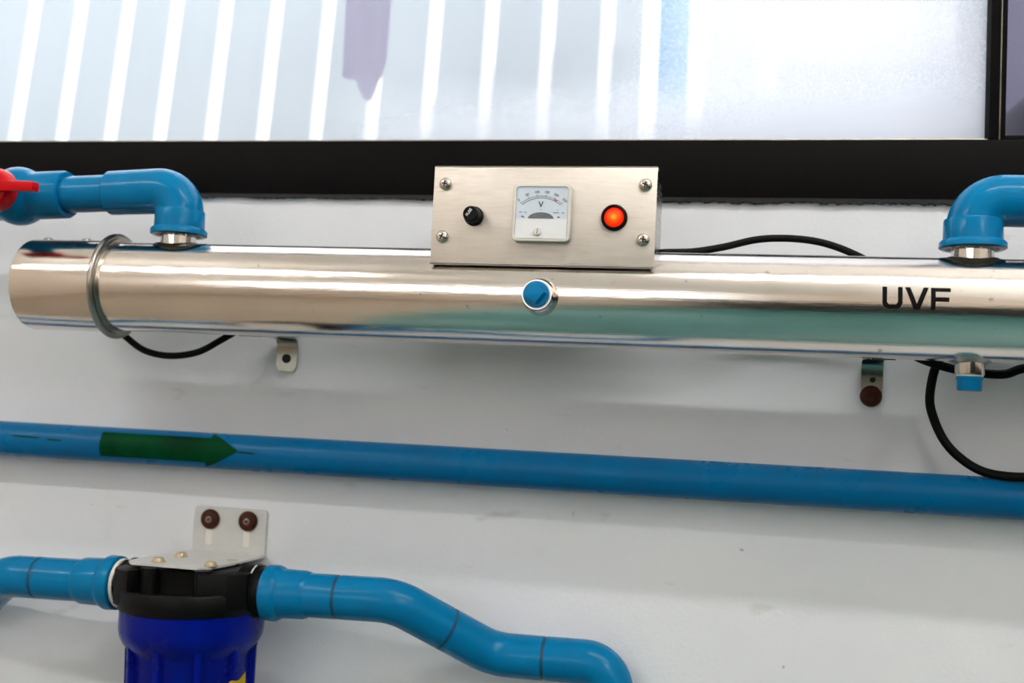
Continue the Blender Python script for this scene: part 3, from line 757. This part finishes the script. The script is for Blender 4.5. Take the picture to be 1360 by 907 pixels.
for s in (-1, 1):
    obj('port_hub', lathe((s * 0.048, 0, 0), (s, 0, 0), [(0, 0.0235), (0.012, 0.0235), (0.0145, 0.0225), (0.0145, 0.0215), (0.021, 0.0212)], 8 if s < 0 else 40), 'black_plastic', cap)
o = obj('tape_ring', lathe((-0.0685, 0, 0), (-1, 0, 0), [(0, 0.0195), (0.0, 0.0215), (0.003, 0.0218), (0.004, 0.0195)], 40, False), 'tape', fl); o['label'] = 'white thread tape ring at the inlet'
bm = bmesh.new()
add_sweep(bm, [(0.0610, 0.0242 * -math.sin(a), 0.0242 * math.cos(a)) for a in [0.2 + 1.1 * k / 10 for k in range(11)]], [0.0005 + 0.0004 * math.sin(k * 1.7) ** 2 for k in range(11)], 8)
o = obj('tape_strand', bm, 'tape', fl); o['label'] = 'loose strand of white thread tape at the outlet'
# bowl
prof = [(0.0, 0.0600), (0.0, 0.0624), (0.0170, 0.0624), (0.0230, 0.0612), (0.0285, 0.0585), (0.0340, 0.0545), (0.0385, 0.0520), (0.20, 0.0495), (0.232, 0.047), (0.245, 0.040), (0.248, 0.0)]
bowl = obj('bowl', lathe((0, 0, -0.017), (0, 0, -1), prof, 72), 'bowl', fl); bowl['label'] = 'dark blue bowl with upright ribs'
for k in range(10):
    a_ = 2 * PI * (k + 0.42) / 10; ca, sa = math.cos(a_), math.sin(a_)
    bm = bmesh.new(); w = 0.0036; lvls = []
    for z, r1 in ((-0.043, 0.0585), (-0.051, 0.0572), (-0.22, 0.0535), (-0.24, 0.047)):
        lvls.append([bm.verts.new((r * ca - t * sa, r * sa + t * ca, z)) for r, t in ((0.044, -w), (r1, -w * 0.85), (r1, w * 0.85), (0.044, w))])
    for p_, q_ in zip(lvls, lvls[1:]):
        for i in range(4): bm.faces.new((p_[i], p_[(i + 1) % 4], q_[(i + 1) % 4], q_[i]))
    bm.faces.new(lvls[0]); bm.faces.new(lvls[-1])
    bmesh.ops.bevel(bm, geom=bm.edges[:], offset=0.0008, segments=2, profile=0.5, affect='EDGES')
    obj('rib', bm, 'bowl', bowl)
bm = bmesh.new(); up = []; lo_ = []
for k in range(13):
    u = k / 12; a_ = -PI / 2 + 1.0 + 0.40 * u; r = 0.0582
    zt_ = -0.0745 + 0.006 * u - (0.010 * (0.14 - u) / 0.14 if u < 0.14 else 0) + 0.0015 * math.sin(u * 8)
    up.append(bm.verts.new((r * math.cos(a_), r * math.sin(a_), zt_))); lo_.append(bm.verts.new((r * math.cos(a_), r * math.sin(a_), -0.14)))
for i in range(12): bm.faces.new((lo_[i], lo_[i + 1], up[i + 1], up[i]))
bmesh.ops.solidify(bm, geom=bm.faces[:], thickness=0.0006)
o = obj('sticker', bm, 'yellow', bowl); o['label'] = 'yellow sticker just showing at the lower edge'

# white bracket holding the filter
fb = thing('filter_bracket', 'white angle bracket screwed to the wall above the filter', 'bracket', (-0.2865, 0, 1.159))
bm = prism(rrect(-0.0375, 0.0372, -0.002, 0.0425, 0.004), -0.0022, 0.0)
obj('wall_plate', bm, 'white_bracket', fb, 30)
pl = [(-0.0375, 0.0), (-0.0375, -0.020), (-0.0480, -0.060), (-0.0480, -0.098), (-0.040, -0.108), (0.0235, -0.108), (0.0310, -0.098), (0.0365, -0.055), (0.0372, 0.0)]
bm = bmesh.new(); A = [bm.verts.new((x, y, -0.0022)) for x, y in pl]; Bv = [bm.verts.new((x, y, 0.0)) for x, y in pl]
bm.faces.new(A); bm.faces.new(Bv)
for i in range(len(pl)): bm.faces.new((A[i], A[(i + 1) % len(pl)], Bv[(i + 1) % len(pl)], Bv[i]))
obj('shelf_plate', bm, 'white_bracket', fb, 30)
for x, z in ((-0.0205, 0.0303), (0.0185, 0.0308)):
    p = obj('screw', lathe((x, -0.0022, z), (0, -1, 0), [(0, 0.0094), (0.0015, 0.0096), (0.0035, 0.0086), (0.0050, 0.0060), (0.0052, 0.0042), (0.0046, 0.0034), (0.0046, 0.0)], 36), 'rust', fb)
    p['label'] = 'brown screw head with a pale centre'
    obj('screw_centre', lathe((x, -0.0064, z), (0, -1, 0), [(0, 0.0034), (0.0010, 0.0032), (0.0012, 0.0016), (0.0004, 0.0010), (0.0004, 0)], 24), 'washer', p)
    bm = prism(rrect(x - 0.0040, x + 0.0026, z - 0.0245, z - 0.004, 0.0028, 4), -0.00245, -0.0022); obj('slot', bm, 'tape', fb, 0)
for x, y in ((-0.0215, -0.0945), (-0.0215, -0.0540), (0.0285, -0.0945)):
    obj('bolt', lathe((x + 0.0, y, 0.0), (0, 0, 1), [(0, 0.0062), (0.0010, 0.0062), (0.0010, 0.0050), (0.0030, 0.0047), (0.0040, 0.0036), (0.0034, 0.0020), (0.0028, 0.0)], 28), 'tan_bolt', fb)
obj('open_hole', lathe((0.0270, -0.050, 0.0), (0, 0, 1), [(0, 0.0052), (0.0004, 0.0052), (0.0004, 0.0035), (0.0001, 0)], 24), 'tan_bolt', fb)

# filter pipework
def zf(x): return FCZ + 0.021 * (x - FCX)
def run(name, label, pts, radii, marks, parts, collar_at, collar_dir, cdims):
    loc = Vector(pts[0]); t = thing(name, label, 'pipe', loc)
    path = [p - loc for p in rounded(pts, radii, 14)]
    segs, dense = cut_path(path, [Vector(m) - loc for m in marks], 0.0016)
    for nm, sg in zip(parts, segs): obj(nm, sweep(sg, 0.0189, 48), 'blue', t)
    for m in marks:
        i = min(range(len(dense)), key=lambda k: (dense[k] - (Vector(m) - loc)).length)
        o = obj('joint', sweep(dense[max(0, i - 4):i + 5], 0.0185, 48, True), 'groove', t); o['label'] = 'glued joint line with its gap shade coloured dark'
    d = (Vector(pts[1]) - Vector(pts[0])).normalized()
    obj('flange', lathe((0, 0, 0), d, cdims, 56, False), 'blue', t)
    return t
cd = [(0.0040, 0.0195), (0.0005, 0.0205), (0.0, 0.0225), (0.0012, 0.0240), (0.0100, 0.0243), (0.0135, 0.0228), (0.0150, 0.0213), (0.0350, 0.0208), (0.0385, 0.0198), (0.040, 0.0188)]
run('filter_outlet_pipe', 'blue plastic pipe stepping down to the right from the black filter cap',
    [(-0.2120, -0.0765, zf(-0.212)), (-0.095, -0.0765, zf(-0.095)), (-0.018, -0.026, 1.0925), (0.0878, -0.026, 1.0937), (0.0878, -0.026, 0.60)], [0.040, 0.040, 0.024],
    [(-0.146, -0.0765, zf(-0.146)), (-0.0565, -0.05125, 1.1162), (0.029, -0.026, 1.093)], ['pipe', 'elbow', 'elbow', 'elbow'], 0, 1, cd)
run('filter_inlet_pipe', 'blue plastic pipe entering the black filter cap from the left edge',
    [(-0.3540, -0.0765, zf(-0.354)), (-0.470, -0.0765, zf(-0.470)), (-0.535, -0.028, 1.092), (-0.80, -0.028, 1.090)], [0.040, 0.040],
    [(-0.434, -0.0765, zf(-0.434)), (-0.5025, -0.0522, 1.112)], ['pipe', 'elbow', 'elbow'], 0, -1, cd)

# ------------------------------------------------------------------ cables
def cable(pts, r, label):
    p = catmull(pts, 12); loc = p[0]
    t = obj('black_cable', sweep([q - loc for q in p], r, 20), 'rubber'); t.location = loc
    return tag(t, label, 'cable')
cable([(-0.405, -0.058, 1.366), (-0.385, -0.062, 1.3655), (-0.3716, -0.066, 1.3570), (-0.3500, -0.070, 1.3455), (-0.3248, -0.070, 1.3415), (-0.2980, -0.068, 1.3460), (-0.2761, -0.064, 1.3590), (-0.262, -0.060, 1.369)], 0.0031,
      'short black cable sagging below the left end of the steel tube')
cable([(0.108, -0.082, 1.4420), (0.122, -0.082, 1.4433), (0.145, -0.078, 1.4450), (0.169, -0.073, 1.4500), (0.195, -0.070, 1.4570), (0.217, -0.068, 1.4590), (0.240, -0.066, 1.4578), (0.259, -0.064, 1.4535), (0.2798, -0.060, 1.4455), (0.300, -0.056, 1.434)], 0.0030,
      'black cable arching over the tube to the right of the control box')
cable([(0.305, -0.046, 1.379), (0.322, -0.044, 1.370), (0.3352, -0.042, 1.3640), (0.3615, -0.040, 1.3575), (0.3931, -0.040, 1.3555), (0.4100, -0.040, 1.3610), (0.440, -0.040, 1.366), (0.470, -0.040, 1.352), (0.484, -0.040, 1.325), (0.470, -0.040, 1.296),
       (0.446, -0.040, 1.2825), (0.4200, -0.040, 1.2752), (0.4010, -0.038, 1.2738), (0.3820, -0.033, 1.2765), (0.3665, -0.028, 1.2855), (0.3535, -0.026, 1.2990), (0.3442, -0.026, 1.3178), (0.3405, -0.028, 1.3352), (0.3437, -0.034, 1.3603), (0.353, -0.032, 1.376), (0.370, -0.038, 1.390)], 0.0037,
      'thick black cable coiled in a loop under the right end of the tube')
